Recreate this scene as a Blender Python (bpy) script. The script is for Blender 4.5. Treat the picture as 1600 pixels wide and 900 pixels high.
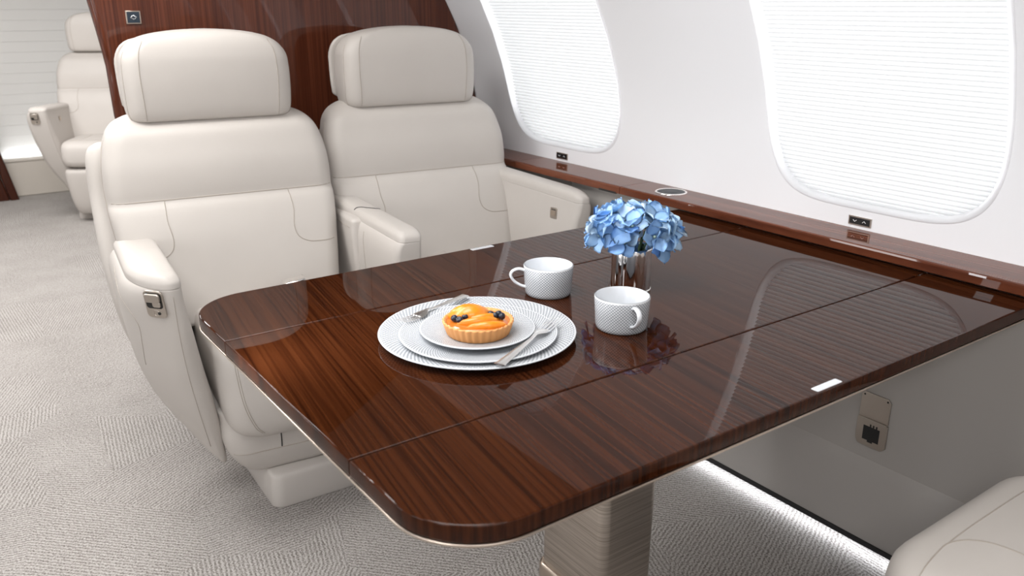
import bpy, bmesh, math, random
import numpy as np
from mathutils import Vector, Matrix
from mathutils.bvhtree import BVHTree

for o in list(bpy.data.objects):
    bpy.data.objects.remove(o)
scene = bpy.context.scene
COL = scene.collection
R = math.radians
PI = math.pi
random.seed(7)

# ------------------------------------------------------------------ camera
CAMZ = 1.14
yaw, pitch, roll, FPX = R(35.76), R(18.546), R(0.0588), 1319.16
fwd = Vector((math.sin(yaw) * math.cos(pitch), math.cos(yaw) * math.cos(pitch), -math.sin(pitch)))
rgt = Vector((math.cos(yaw), -math.sin(yaw), 0))
upv = rgt.cross(fwd)
r2 = math.cos(roll) * rgt + math.sin(roll) * upv
u2 = -math.sin(roll) * rgt + math.cos(roll) * upv
cd = bpy.data.cameras.new('camera')
cam = bpy.data.objects.new('camera', cd)
COL.objects.link(cam)
cd.sensor_fit = 'HORIZONTAL'
cd.sensor_width = 36
cd.lens = FPX * 36 / 1600
cd.clip_start = .02
m = Matrix.Identity(4)
for i in range(3):
    m[i][0], m[i][1], m[i][2] = r2[i], u2[i], -fwd[i]
m.translation = (0, 0, CAMZ)
cam.matrix_world = m
cd.dof.use_dof = True
cd.dof.focus_distance = 1.62
cd.dof.aperture_fstop = 6.3
scene.camera = cam

# ------------------------------------------------------------------ world, exposure, light
w = bpy.data.worlds.new('world')
scene.world = w
w.use_nodes = True
w.node_tree.nodes['Background'].inputs[0].default_value = (.97, .985, 1, 1)
w.node_tree.nodes['Background'].inputs[1].default_value = 1.5
vs = scene.view_settings
vs.view_transform = 'Standard'
vs.look = 'None'
vs.gamma = 1
vs.use_curve_mapping = False
vs.exposure = 0.0


def area(name, loc, direction, sx, sy, power, color=(1, 1, 1), spread=180):
    l = bpy.data.lights.new(name, 'AREA')
    l.shape = 'RECTANGLE'
    l.size, l.size_y = sx, sy
    l.energy = power
    l.color = color
    l.spread = R(spread)
    o = bpy.data.objects.new(name, l)
    COL.objects.link(o)
    o.location = loc
    o.rotation_euler = Vector(direction).to_track_quat('-Z', 'Y').to_euler()
    return o


WIN_Y = [1.992, .970, -.05]            # window centres along the cabin
WIN_POWER = 7.4
for wy in WIN_Y:
    area('daylight', (1.85, wy, 1.12), (-1, 0, -.2), 1.0, 1.3, WIN_POWER, (1, 1, 1))
    area('daylight', (-1.61, wy, 1.12), (1, 0, -.1), .75, 1.0, 7, (.97, .98, 1))     # assumed unshaded windows out of view, added to brighten the cabin
CEIL_POWER = 12.6
CEIL_FILLS = [(.12, -.55), (.12, .75), (.12, 2.0), (.12, 3.3), (.12, 4.6)]  # assumed lamps out of view, added for overall brightness
for lx, ly in CEIL_FILLS:
    area('ceiling_fill', (lx, ly, 1.66), (0, 0, -1), 1.0, .42, CEIL_POWER * (2.0 if ly > 3 else 1), (1, .988, .975))

# added light strip without a fixture, there to brighten the right side wall
area('sidewall_fill', (1.02, 1.1, 1.56), (.62, 0, -.55), 3.0, .05, 6.8, (.97, .98, 1), 150).rotation_euler.rotate_axis('Z', R(90))

# ------------------------------------------------------------------ materials


def mat(name):
    mt = bpy.data.materials.new(name)
    mt.use_nodes = True
    nt = mt.node_tree
    b = nt.nodes['Principled BSDF']
    return mt, nt, b


def N(nt, kind, **kw):
    n = nt.nodes.new(kind)
    for k, v in kw.items():
        if k.startswith('i_'):
            n.inputs[k[2:].replace('_', ' ')].default_value = v
        else:
            setattr(n, k, v)
    return n


def plain(name, col, rough=.5, metal=0, coat=0, spec=.5):
    mt, nt, b = mat(name)
    b.inputs['Base Color'].default_value = (*col, 1)
    b.inputs['Roughness'].default_value = rough
    b.inputs['Metallic'].default_value = metal
    b.inputs['Coat Weight'].default_value = coat
    b.inputs['Coat Roughness'].default_value = .03
    b.inputs['Specular IOR Level'].default_value = spec
    return mt


def math_n(nt, op, a, b=None, c=None):
    n = nt.nodes.new('ShaderNodeMath')
    n.operation = op
    for i, v in enumerate((a, b, c)):
        if v is None:
            continue
        if isinstance(v, (int, float)):
            n.inputs[i].default_value = v
        else:
            nt.links.new(v, n.inputs[i])
    return n.outputs[0]


def ramp(nt, fac, stops):
    n = nt.nodes.new('ShaderNodeValToRGB')
    cr = n.color_ramp
    while len(cr.elements) < len(stops):
        cr.elements.new(.5)
    for e, (p, c) in zip(cr.elements, stops):
        e.position = p
        e.color = (*c, 1)
    nt.links.new(fac, n.inputs[0])
    return n.outputs[0]


def bump(nt, b, h, strength=.2, dist=.001):
    n = nt.nodes.new('ShaderNodeBump')
    n.inputs['Strength'].default_value = strength
    n.inputs['Distance'].default_value = dist
    nt.links.new(h, n.inputs['Height'])
    nt.links.new(n.outputs[0], b.inputs['Normal'])


def leather(name, col):
    mt, nt, b = mat(name)
    tc = N(nt, 'ShaderNodeTexCoord')
    v = N(nt, 'ShaderNodeTexVoronoi')
    v.inputs['Scale'].default_value = 620
    n = N(nt, 'ShaderNodeTexNoise')
    n.inputs['Scale'].default_value = 9
    nt.links.new(tc.outputs['Object'], v.inputs['Vector'])
    nt.links.new(tc.outputs['Object'], n.inputs['Vector'])
    c = ramp(nt, n.outputs['Fac'], [(.3, [x * .97 for x in col]), (.7, col)])
    nt.links.new(c, b.inputs['Base Color'])
    b.inputs['Roughness'].default_value = .5
    b.inputs['Specular IOR Level'].default_value = .35
    bump(nt, b, v.outputs['Distance'], .12, .0006)
    return mt


def wood(name, angle, along, cols, rough=.22, coat=.85, scale=1.0):
    """glossy lacquered veneer; along = object axis of the grain (0,1,2), angle turns it about z"""
    mt, nt, b = mat(name)
    tc = N(nt, 'ShaderNodeTexCoord')
    mp = N(nt, 'ShaderNodeMapping')
    mp.inputs['Rotation'].default_value = (0, 0, angle)
    s = [230 * scale] * 3
    s[along] = 1.6
    if along == 1:
        s[2] = 8
    mp2 = N(nt, 'ShaderNodeMapping')
    mp2.inputs['Scale'].default_value = s
    nt.links.new(tc.outputs['Object'], mp.inputs['Vector'])
    nt.links.new(mp.outputs[0], mp2.inputs['Vector'])
    n1 = N(nt, 'ShaderNodeTexNoise')
    n1.inputs['Scale'].default_value = 1.0
    n1.inputs['Detail'].default_value = 5
    n1.inputs['Roughness'].default_value = .65
    n1.inputs['Distortion'].default_value = .0
    nt.links.new(mp2.outputs[0], n1.inputs['Vector'])
    s2 = [30 * scale] * 3
    s2[along] = .5
    mp3 = N(nt, 'ShaderNodeMapping')
    mp3.inputs['Scale'].default_value = s2
    nt.links.new(mp.outputs[0], mp3.inputs['Vector'])
    n2 = N(nt, 'ShaderNodeTexNoise')
    n2.inputs['Scale'].default_value = 1.0
    n2.inputs['Detail'].default_value = 3
    nt.links.new(mp3.outputs[0], n2.inputs['Vector'])
    f = math_n(nt, 'ADD', math_n(nt, 'MULTIPLY', n1.outputs['Fac'], .82), math_n(nt, 'MULTIPLY', n2.outputs['Fac'], .18))
    c = ramp(nt, f, [(.37, cols[0]), (.50, cols[1]), (.64, cols[2])])
    nt.links.new(c, b.inputs['Base Color'])
    b.inputs['Roughness'].default_value = rough
    b.inputs['Specular IOR Level'].default_value = 0
    b.inputs['Coat Weight'].default_value = coat
    b.inputs['Coat Roughness'].default_value = .015
    b.inputs['Coat IOR'].default_value = 1.46
    return mt


M = {}
M['leather'] = leather('cream_leather', (.545, .508, .474))
M['leather_far'] = M['leather']
M['seam'] = plain('stitch_thread', (.40, .355, .31), .8)
M['gap'] = plain('dark_gap', (.02, .018, .016), .8)
M['wood'] = wood('table_veneer', R(8), 1, [(.013, .0034, .0013), (.034, .0088, .0027), (.051, .0145, .0046)], coat=.52)
M['ledge_wood'] = wood('ledge_veneer', 0, 1, [(.06, .018, .010), (.125, .037, .018), (.21, .07, .036)], rough=.3, coat=.8)
M['bulk_wood'] = wood('bulkhead_veneer', 0, 2, [(.055, .0145, .0075), (.085, .023, .011), (.12, .034, .0165)], scale=.9)
M['dark_wood'] = wood('door_frame_veneer', 0, 2, [(.03, .008, .004), (.05, .012, .006), (.07, .018, .008)])
M['wall'] = plain('white_liner', (.895, .905, .93), .55)
M['dado'] = plain('grey_beige_laminate', (.40, .378, .358), .5)
M['ceil'] = plain('ceiling_liner', (.35, .335, .32), .6)
M['champagne'] = plain('champagne_metal', (.62, .53, .45), .28, 1)
M['nickel'] = plain('satin_nickel', (.55, .50, .45), .32, 1)
M['steel'] = plain('polished_steel', (.93, .91, .89), .24, 1)
M['chrome'] = plain('mirror_steel', (.80, .78, .77), .06, 1)
M['black'] = plain('black_plastic', (.012, .012, .013), .4)
M['navy'] = plain('dark_blue_key', (.018, .03, .045), .35)
M['white_mark'] = plain('white_print', (.85, .86, .88), .5)
M['plate_mark'] = plain('hinge_plate_steel', (.9, .92, .95), .3, .7)
M['grille'] = plain('speaker_mesh', (.05, .055, .06), .55)
M['beige'] = plain('beige_panel', (.60, .55, .49), .6)
M['aft'] = plain('pale_fabric_panel', (.86, .85, .825), .8)
M['porcelain'] = plain('white_porcelain', (.63, .65, .68), .12, 0, .3)
M['crust'] = plain('baked_pastry', (.62, .29, .10), .75)
M['glaze'] = plain('amber_glaze', (.50, .13, .015), .12, 0, .6)
M['berry'] = plain('blueberry_skin', (.008, .011, .022), .28)
M['green'] = plain('stem_green', (.10, .16, .05), .6)
M['bead'] = plain('floret_centre', (.40, .52, .42), .5)


def shade_mat(name, trans, col):
    mt = bpy.data.materials.new(name)
    mt.use_nodes = True
    nt = mt.node_tree
    nt.nodes.remove(nt.nodes['Principled BSDF'])
    d = N(nt, 'ShaderNodeBsdfDiffuse')
    t = N(nt, 'ShaderNodeBsdfTranslucent')
    d.inputs['Color'].default_value = (*col, 1)
    t.inputs['Color'].default_value = (*col, 1)
    mx = N(nt, 'ShaderNodeMixShader')
    mx.inputs[0].default_value = trans
    nt.links.new(d.outputs[0], mx.inputs[1])
    nt.links.new(t.outputs[0], mx.inputs[2])
    nt.links.new(mx.outputs[0], nt.nodes['Material Output'].inputs[0])
    return mt


M['shade'] = shade_mat('pleated_fabric', .5, (.66, .665, .67))
M['reveal'] = shade_mat('translucent_bezel', .62, (.93, .93, .94))


def emis(name, col, strength):
    mt = bpy.data.materials.new(name)
    mt.use_nodes = True
    nt = mt.node_tree
    nt.nodes.remove(nt.nodes['Principled BSDF'])
    e = N(nt, 'ShaderNodeEmission')
    e.inputs[0].default_value = (*col, 1)
    e.inputs[1].default_value = strength
    nt.links.new(e.outputs[0], nt.nodes['Material Output'].inputs[0])
    return mt


M['led'] = emis('led_strip', (.90, .94, 1), 11)
M['led_aft'] = emis('led_strip_aft', (.9, .95, 1), 16)
M['added_diffuser'] = emis('added_lamp_diffuser', (1, .97, .93), 2.2)  # glow of the assumed ceiling panels, out of view


def carpet():
    mt, nt, b = mat('loop_carpet')
    tc = N(nt, 'ShaderNodeTexCoord')
    patch = N(nt, 'ShaderNodeTexVoronoi')
    patch.inputs['Scale'].default_value = 3.2
    nt.links.new(tc.outputs['Object'], patch.inputs['Vector'])
    # each patch of the loop pile runs in its own direction
    sx = N(nt, 'ShaderNodeSeparateColor')
    nt.links.new(patch.outputs['Color'], sx.inputs[0])
    ang = math_n(nt, 'MULTIPLY', sx.outputs[0], 3.14)
    rot = N(nt, 'ShaderNodeVectorRotate')
    rot.rotation_type = 'Z_AXIS'
    nt.links.new(tc.outputs['Object'], rot.inputs['Vector'])
    nt.links.new(ang, rot.inputs['Angle'])
    wv = N(nt, 'ShaderNodeTexWave')
    wv.inputs['Scale'].default_value = 34
    wv.inputs['Distortion'].default_value = 3.5
    wv.inputs['Detail'].default_value = 2
    wv.inputs['Detail Scale'].default_value = 3
    nt.links.new(rot.outputs[0], wv.inputs['Vector'])
    n = N(nt, 'ShaderNodeTexNoise')
    n.inputs['Scale'].default_value = 260
    n.inputs['Detail'].default_value = 2
    nt.links.new(tc.outputs['Object'], n.inputs['Vector'])
    n3 = N(nt, 'ShaderNodeTexNoise')
    n3.inputs['Scale'].default_value = 5
    nt.links.new(tc.outputs['Object'], n3.inputs['Vector'])
    f = math_n(nt, 'ADD', math_n(nt, 'MULTIPLY', wv.outputs['Fac'], .20), math_n(nt, 'MULTIPLY', n.outputs['Fac'], .80))
    f = math_n(nt, 'ADD', f, math_n(nt, 'MULTIPLY', math_n(nt, 'SUBTRACT', n3.outputs['Fac'], .5), .12))
    c = ramp(nt, f, [(.30, (.16, .142, .130)), (.5, (.37, .345, .325)), (.68, (.53, .505, .483))])
    nt.links.new(c, b.inputs['Base Color'])
    b.inputs['Roughness'].default_value = .95
    b.inputs['Specular IOR Level'].default_value = .1
    bump(nt, b, f, .8, .004)
    return mt


M['carpet'] = carpet()


def brushed():
    mt, nt, b = mat('brushed_pedestal_metal')
    tc = N(nt, 'ShaderNodeTexCoord')
    mp = N(nt, 'ShaderNodeMapping')
    mp.inputs['Scale'].default_value = (6, 6, 420)
    n = N(nt, 'ShaderNodeTexNoise')
    n.inputs['Scale'].default_value = 1
    n.inputs['Detail'].default_value = 3
    nt.links.new(tc.outputs['Object'], mp.inputs[0])
    nt.links.new(mp.outputs[0], n.inputs['Vector'])
    c = ramp(nt, n.outputs['Fac'], [(.3, (.40, .35, .30)), (.7, (.62, .56, .50))])
    nt.links.new(c, b.inputs['Base Color'])
    b.inputs['Metallic'].default_value = 1
    b.inputs['Roughness'].default_value = .36
    bump(nt, b, n.outputs['Fac'], .25, .0006)
    return mt


M['brushed'] = brushed()


def dotted(name, mode, count, base=(.63, .645, .665), ink=(.25, .265, .285), band=None):
    """white porcelain covered with a staggered relief of small white dots on grey"""
    mt, nt, b = mat(name)
    tc = N(nt, 'ShaderNodeTexCoord')
    sep = N(nt, 'ShaderNodeSeparateXYZ')
    nt.links.new(tc.outputs['Object'], sep.inputs[0])
    X, Y, Z = sep.outputs
    a = math_n(nt, 'ARCTAN2', Y, X)
    r = math_n(nt, 'SQRT', math_n(nt, 'ADD', math_n(nt, 'MULTIPLY', X, X), math_n(nt, 'MULTIPLY', Y, Y)))
    ca = math_n(nt, 'COSINE', math_n(nt, 'MULTIPLY', a, count))
    if mode == 'polar':
        q = math_n(nt, 'MULTIPLY', math_n(nt, 'LOGARITHM', r, math.e), count)
    else:
        q = math_n(nt, 'MULTIPLY', Z, mode)
    f = math_n(nt, 'MULTIPLY', ca, math_n(nt, 'COSINE', q))
    g = math_n(nt, 'ADD', math_n(nt, 'MULTIPLY', f, .5), .5)
    lo, hi = (.50, .70)
    n = N(nt, 'ShaderNodeMapRange')
    n.interpolation_type = 'SMOOTHSTEP'
    n.inputs['From Min'].default_value = lo
    n.inputs['From Max'].default_value = hi
    nt.links.new(g, n.inputs['Value'])
    msk = n.outputs[0]
    if band:                       # plain rim
        v = Z if mode != 'polar' else r
        edge = math_n(nt, 'GREATER_THAN', v, band)
        msk = math_n(nt, 'MAXIMUM', msk, edge)
    mx = N(nt, 'ShaderNodeMix')
    mx.data_type = 'RGBA'
    mx.inputs['A'].default_value = (*ink, 1)
    mx.inputs['B'].default_value = (*base, 1)
    nt.links.new(msk, mx.inputs['Factor'])
    nt.links.new(mx.outputs['Result'], b.inputs['Base Color'])
    b.inputs['Roughness'].default_value = .18
    bump(nt, b, msk, .3, .0005)
    return mt


def petal_mat():
    mt, nt, b = mat('hydrangea_petal')
    oi = N(nt, 'ShaderNodeObjectInfo')
    tc = N(nt, 'ShaderNodeTexCoord')
    n = N(nt, 'ShaderNodeTexNoise')
    n.inputs['Scale'].default_value = 38
    nt.links.new(tc.outputs['Object'], n.inputs['Vector'])
    f = math_n(nt, 'ADD', math_n(nt, 'MULTIPLY', oi.outputs['Random'], .6), math_n(nt, 'MULTIPLY', n.outputs['Fac'], .4))
    c = ramp(nt, f, [(.15, (.26, .49, .86)), (.42, (.42, .65, .92)), (.66, (.57, .76, .94)), (.88, (.76, .86, .95))])
    nt.links.new(c, b.inputs['Base Color'])
    b.inputs['Roughness'].default_value = .6
    b.inputs['Subsurface Weight'].default_value = 0
    return mt


M['petal'] = petal_mat()


def peach_mat():
    mt, nt, b = mat('glazed_peach')
    tc = N(nt, 'ShaderNodeTexCoord')
    n = N(nt, 'ShaderNodeTexNoise')
    n.inputs['Scale'].default_value = 60
    nt.links.new(tc.outputs['Object'], n.inputs['Vector'])
    c = ramp(nt, n.outputs['Fac'], [(.3, (.60, .165, .006)), (.6, (.72, .235, .010)), (.8, (.76, .30, .03))])
    nt.links.new(c, b.inputs['Base Color'])
    b.inputs['Roughness'].default_value = .3
    b.inputs['Coat Weight'].default_value = .25
    b.inputs['Coat Roughness'].default_value = .15
    return mt


M['peach'] = peach_mat()

# ------------------------------------------------------------------ mesh helpers


def link_mesh(name, bm, material, parent=None, smooth=True, loc=None, rot=None, sharp=None):
    me = bpy.data.meshes.new(name)
    bmesh.ops.recalc_face_normals(bm, faces=bm.faces)
    if sharp:
        for e in bm.edges:
            if len(e.link_faces) == 2 and e.calc_face_angle(0) > R(sharp):
                e.smooth = False
    lay = bm.faces.layers.int.get('flat')
    flat = [f[lay] for f in bm.faces] if lay else None
    bm.to_mesh(me)
    bm.free()
    if smooth:
        for p in me.polygons:
            p.use_smooth = not (flat and flat[p.index])
    me.materials.append(material)
    o = bpy.data.objects.new(name, me)
    COL.objects.link(o)
    if parent:
        o.parent = parent
    if loc is not None:
        o.location = loc
    if rot is not None:
        o.rotation_euler = rot
    return o


def empty(name, loc=(0, 0, 0), rz=0, parent=None):
    o = bpy.data.objects.new(name, None)
    o.empty_display_size = .05
    COL.objects.link(o)
    o.location = loc
    o.rotation_euler = (0, 0, rz)
    if parent:
        o.parent = parent
    return o


def tag(o, label=None, cat=None, group=None, kind=None):
    for k, v in (('label', label), ('category', cat), ('group', group), ('kind', kind)):
        if v:
            o[k] = v
    return o


def copy_tree(o, parent=None):
    c = o.copy()
    COL.objects.link(c)
    if parent:
        c.parent = parent
    for ch in o.children:
        copy_tree(ch, c)
    return c


def rrect(x0, x1, y0, y1, r, k=6, fo=None):
    r = max(1e-4, min(r, (x1 - x0) / 2 - 1e-5, (y1 - y0) / 2 - 1e-5))
    fx = fy = r
    pw = 1.0
    if fo:                                  # long flattened curve at the front outer corner
        fx, fy, pw = max(r, min(fo[0], x1 - x0 - r - 1e-4)), max(r, min(fo[1], y1 - y0 - r - 1e-4)), 1.12
    pts = []
    for cx, cy, a0, rx, ry, p_ in ((x1 - r, y1 - r, 0, r, r, 1), (x0 + r, y1 - r, 90, r, r, 1), (x0 + fx, y0 + fy, 180, fx, fy, pw), (x1 - r, y0 + r, 270, r, r, 1)):
        for i in range(k + 1):
            a = R(a0 + 90 * i / k)
            c_, s_ = math.cos(a), math.sin(a)
            pts.append((cx + rx * math.copysign(abs(c_) ** p_, c_), cy + ry * math.copysign(abs(s_) ** p_, s_)))
    return pts


def pchip(x, y, xn):
    x = np.array(x, float)
    y = np.array(y, float)
    h = np.diff(x)
    d = np.diff(y) / h
    mth = np.zeros(len(x))
    for i in range(1, len(x) - 1):
        if d[i - 1] * d[i] > 0:
            w1, w2 = 2 * h[i] + h[i - 1], h[i] + 2 * h[i - 1]
            mth[i] = (w1 + w2) / (w1 / d[i - 1] + w2 / d[i])
    mth[0], mth[-1] = d[0], d[-1]
    out = []
    for v in xn:
        i = min(max(np.searchsorted(x, v) - 1, 0), len(h) - 1)
        t = (v - x[i]) / h[i]
        out.append((2 * t**3 - 3 * t**2 + 1) * y[i] + (t**3 - 2 * t**2 + t) * h[i] * mth[i]
                   + (-2 * t**3 + 3 * t**2) * y[i + 1] + (t**3 - t**2) * h[i] * mth[i + 1])
    return out


def loft_rings(bm, rings, cap=True):
    vs_ = [[bm.verts.new(p) for p in ring] for ring in rings]
    n = len(rings[0])
    for a, b in zip(vs_[:-1], vs_[1:]):
        for i in range(n):
            j = (i + 1) % n
            bm.faces.new((a[i], a[j], b[j], b[i]))
    if cap:
        for ring in (vs_[0], vs_[-1]):
            c = bm.verts.new(sum((v.co for v in ring), Vector()) / n)
            for i in range(n):
                bm.faces.new((ring[i], ring[(i + 1) % n], c))
    return bm


def loft(rows, sub=5, k=6, warp=None, fo=None):
    """rows: (z, x0, x1, y0, y1, corner radius); smooth interpolation between rows"""
    t = np.arange(len(rows))
    rows = np.array(rows, float)
    # parameter by arc length so that end roundings stay round
    dist = np.sqrt((np.diff(rows[:, :5], axis=0) ** 2).sum(1))
    s = np.concatenate([[0], np.cumsum(dist)])
    sn = []
    for i in range(len(s) - 1):
        sn += list(np.linspace(s[i], s[i + 1], sub, endpoint=False))
    sn.append(s[-1])
    cols = [pchip(s, rows[:, c], sn) for c in range(6)]
    bm = bmesh.new()
    rings = []
    for z, x0, x1, y0, y1, r in zip(*cols):
        ring = [(x, y, z) for x, y in rrect(x0, x1, y0, y1, r, k, fo)]
        if warp:
            ring = [warp(*p) for p in ring]
        rings.append(ring)
    return loft_rings(bm, rings)


def tube_bm(pts, r, n=6, closed=False, bm=None):
    bm = bm or bmesh.new()
    pts = [Vector(p) for p in pts]
    rings = []
    ref = Vector((0.31, .17, .93))
    for i, p in enumerate(pts):
        if closed:
            t = pts[(i + 1) % len(pts)] - pts[i - 1]
        else:
            t = pts[min(i + 1, len(pts) - 1)] - pts[max(i - 1, 0)]
        t.normalize()
        a = t.cross(ref)
        if a.length < .05:
            a = t.cross(Vector((1, 0, 0)))
        a.normalize()
        b = t.cross(a)
        rr = r[i] if isinstance(r, (list, tuple)) else r
        rings.append([p + rr * (math.cos(2 * PI * q / n) * a + math.sin(2 * PI * q / n) * b) for q in range(n)])
    if closed:
        rings.append(rings[0])
        loft_rings(bm, rings, cap=False)
        bmesh.ops.remove_doubles(bm, verts=bm.verts, dist=1e-6)
    else:
        loft_rings(bm, rings)
    return bm


def lathe_bm(profile, n=64, bm=None, close=False):
    """profile: (r, z) points; r=0 ends collapse to a point"""
    bm = bm or bmesh.new()
    rings = []
    for r, z in profile:
        if r < 1e-6:
            rings.append([bm.verts.new((0, 0, z))])
        else:
            rings.append([bm.verts.new((r * math.cos(2 * PI * i / n), r * math.sin(2 * PI * i / n), z)) for i in range(n)])
    for a, b in zip(rings[:-1], rings[1:]):
        for i in range(n):
            j = (i + 1) % n
            if len(a) == 1 and len(b) == 1:
                continue
            if len(a) == 1:
                bm.faces.new((a[0], b[i], b[j]))
            elif len(b) == 1:
                bm.faces.new((a[i], a[j], b[0]))
            else:
                bm.faces.new((a[i], a[j], b[j], b[i]))
    return bm


def box_bm(x0, x1, y0, y1, z0, z1, bev=0, seg=2, bm=None):
    own = bm is None
    bm = bm or bmesh.new()
    vsx = [bm.verts.new((x, y, z)) for x in (x0, x1) for y in (y0, y1) for z in (z0, z1)]
    fs = [(0, 1, 3, 2), (4, 6, 7, 5), (0, 4, 5, 1), (2, 3, 7, 6), (0, 2, 6, 4), (1, 5, 7, 3)]
    for f in fs:
        bm.faces.new([vsx[i] for i in f])
    if bev and own:
        bmesh.ops.recalc_face_normals(bm, faces=bm.faces)
        bmesh.ops.bevel(bm, geom=list(bm.edges), offset=bev, segments=seg, affect='EDGES', profile=.5)
    lay = bm.faces.layers.int.new('flat')
    bm.normal_update()
    for f in bm.faces:
        if max(abs(c) for c in f.normal) > .9999:
            f[lay] = 1
    return bm


def slab_bm(outline, z0, z1, bev=.003, seg=3):
    """extruded flat outline with rounded upper and lower rims"""
    pts = [Vector((x, y, 0)) for x, y in outline]
    n = len(pts)
    area2 = sum(pts[i].x * pts[(i + 1) % n].y - pts[(i + 1) % n].x * pts[i].y for i in range(n))
    nrm = []
    for i in range(n):
        t1 = (pts[i] - pts[i - 1]).normalized()
        t2 = (pts[(i + 1) % n] - pts[i]).normalized()
        t = t1 + t2
        nn = Vector((t.y, -t.x, 0)).normalized() / max(.4, math.sqrt((1 + t1.dot(t2)) / 2))
        nrm.append(nn if area2 > 0 else -nn)
    rings = []
    for q in range(seg + 1):
        a = PI / 2 * q / seg
        rings.append([p - d * bev * (1 - math.sin(a)) + Vector((0, 0, z0 + bev * (1 - math.cos(a)))) for p, d in zip(pts, nrm)])
    for q in range(seg + 1):
        a = PI / 2 * q / seg
        rings.append([p - d * bev * (1 - math.cos(a)) + Vector((0, 0, z1 - bev + bev * math.sin(a))) for p, d in zip(pts, nrm)])
    bm = bmesh.new()
    vv = [[bm.verts.new(p) for p in r] for r in rings]
    for a, b in zip(vv[:-1], vv[1:]):
        for i in range(n):
            bm.faces.new((a[i], a[(i + 1) % n], b[(i + 1) % n], b[i]))
    lay = bm.faces.layers.int.new('flat')
    for ring in (vv[0], vv[-1]):
        bm.faces.new(ring)[lay] = 1
    return bm


def smooth_path(pts, n=8):
    pts = [Vector(p) for p in pts]
    out = []
    P = [2 * pts[0] - pts[1]] + pts + [2 * pts[-1] - pts[-2]]
    for i in range(1, len(P) - 2):
        a, b, c, d = P[i - 1:i + 3]
        for q in range(n):
            t = q / n
            out.append(.5 * ((2 * b) + (-a + c) * t + (2 * a - 5 * b + 4 * c - d) * t * t + (-a + 3 * b - 3 * c + d) * t ** 3))
    out.append(pts[-1])
    return out


def seam_on(obj, pts, direction, r=.0011, lift=.0002, name='seam', n=8, material=None, start=1.0):
    """thin stitched line laid on the surface of obj (object space), cast along direction"""
    dep = BVHTree.FromPolygons([v.co for v in obj.data.vertices], [p.vertices for p in obj.data.polygons])
    d = Vector(direction).normalized()
    out = []
    for p in smooth_path(pts, n):
        hit = dep.ray_cast(p - d * start, d)
        if hit[0] is not None:
            out.append(hit[0] + hit[1] * (lift if hit[1].dot(d) < 0 else -lift))
    if len(out) < 3:
        return None
    return link_mesh(name, tube_bm(out, r, 5), material or M['seam'], obj)


# ------------------------------------------------------------------ the cabin shell
CX, CZ, CR = .69, .69, .94         # sidewall arc (x, z)
MID = .12                          # cabin centre line
S_TOP = CR * R(50)


def arc(s, off=0.0):
    a = s / CR
    return (CX + (CR + off) * math.cos(a), CZ + (CR + off) * math.sin(a))


Y0, Y1 = -1.45, 6.25
link = link_mesh('floor', box_bm(-1.36, 1.62, Y0 - .1, Y1 + .1, -.06, 0), M['carpet'], smooth=False)
tag(link, kind='structure')

WC_S, WH_S, WH_Y = .385, .345, .266     # window centre height on the arc and half sizes


def win_outline(n=112, grow=0.0):
    out = []
    e = 2 / 4.6
    for i in range(n):
        a = 2 * PI * i / n
        c, s = math.cos(a), math.sin(a)
        out.append(((WH_Y + grow) * math.copysign(abs(c) ** e, c), (WH_S + grow) * math.copysign(abs(s) ** e, s)))
    return out


def mirror_bm(bm):
    for v in bm.verts:
        v.co.x = 2 * MID - v.co.x
    return bm


def side_wall(name, mirrored):
    bm = bmesh.new()
    S0 = -.03

    def put(y, s):
        x, z = arc(s)
        return bm.verts.new((x, y, z))
    edges = [2.503] + [(WIN_Y[0] + WIN_Y[1]) / 2, (WIN_Y[1] + WIN_Y[2]) / 2] + [Y0]
    for b in range(3):
        ya, yb = edges[b + 1], edges[b]
        cy = WIN_Y[b]
        ol = win_outline()
        rings = []
        for q in range(9):
            f = q / 8
            ring = []
            for (dy, ds) in ol:
                # point on the bay's rectangle in the same direction
                k = 1e9
                if dy > 1e-9:
                    k = min(k, (yb - cy) / dy)
                if dy < -1e-9:
                    k = min(k, (ya - cy) / dy)
                if ds > 1e-9:
                    k = min(k, (S_TOP - WC_S) / ds)
                if ds < -1e-9:
                    k = min(k, (S0 - WC_S) / ds)
                ring.append((cy + dy * (1 + (k - 1) * f), WC_S + ds * (1 + (k - 1) * f)))
            rings.append([put(*p) for p in ring])
        for a, c in zip(rings[:-1], rings[1:]):
            n = len(a)
            for i in range(n):
                bm.faces.new((a[i], a[(i + 1) % n], c[(i + 1) % n], c[i]))
        # the four rectangle corners
        last = rings[-1]
        n = len(last)
        for (yy, ss) in ((yb, S_TOP), (ya, S_TOP), (ya, S0), (yb, S0)):
            for i in range(n):
                p, q2 = last[i].co, last[(i + 1) % n].co
                x, z = arc(ss)
                onside = (abs(p.y - yy) < 1e-6) != (abs(q2.y - yy) < 1e-6)
                near = abs(p.y - yy) < .2 and abs(q2.y - yy) < .2 and abs(p.z - z) < .2 and abs(q2.z - z) < .2
                if onside and near:
                    c = bm.verts.new((x, yy, z))
                    bm.faces.new((last[i], last[(i + 1) % n], c))
    # aft cabin, no windows in view
    for i in range(12):
        sa, sb = S0 + (S_TOP - S0) * i / 12, S0 + (S_TOP - S0) * (i + 1) / 12
        bm.faces.new((put(2.503, sa), put(Y1 + .1, sa), put(Y1 + .1, sb), put(2.503, sb)))
    bmesh.ops.remove_doubles(bm, verts=bm.verts, dist=1e-5)
    if mirrored:
        mirror_bm(bm)
    o = link_mesh(name, bm, M['wall'])
    tag(o, kind='structure')
    return o


side_wall('wall_right', False)
side_wall('wall_left', True)


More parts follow.
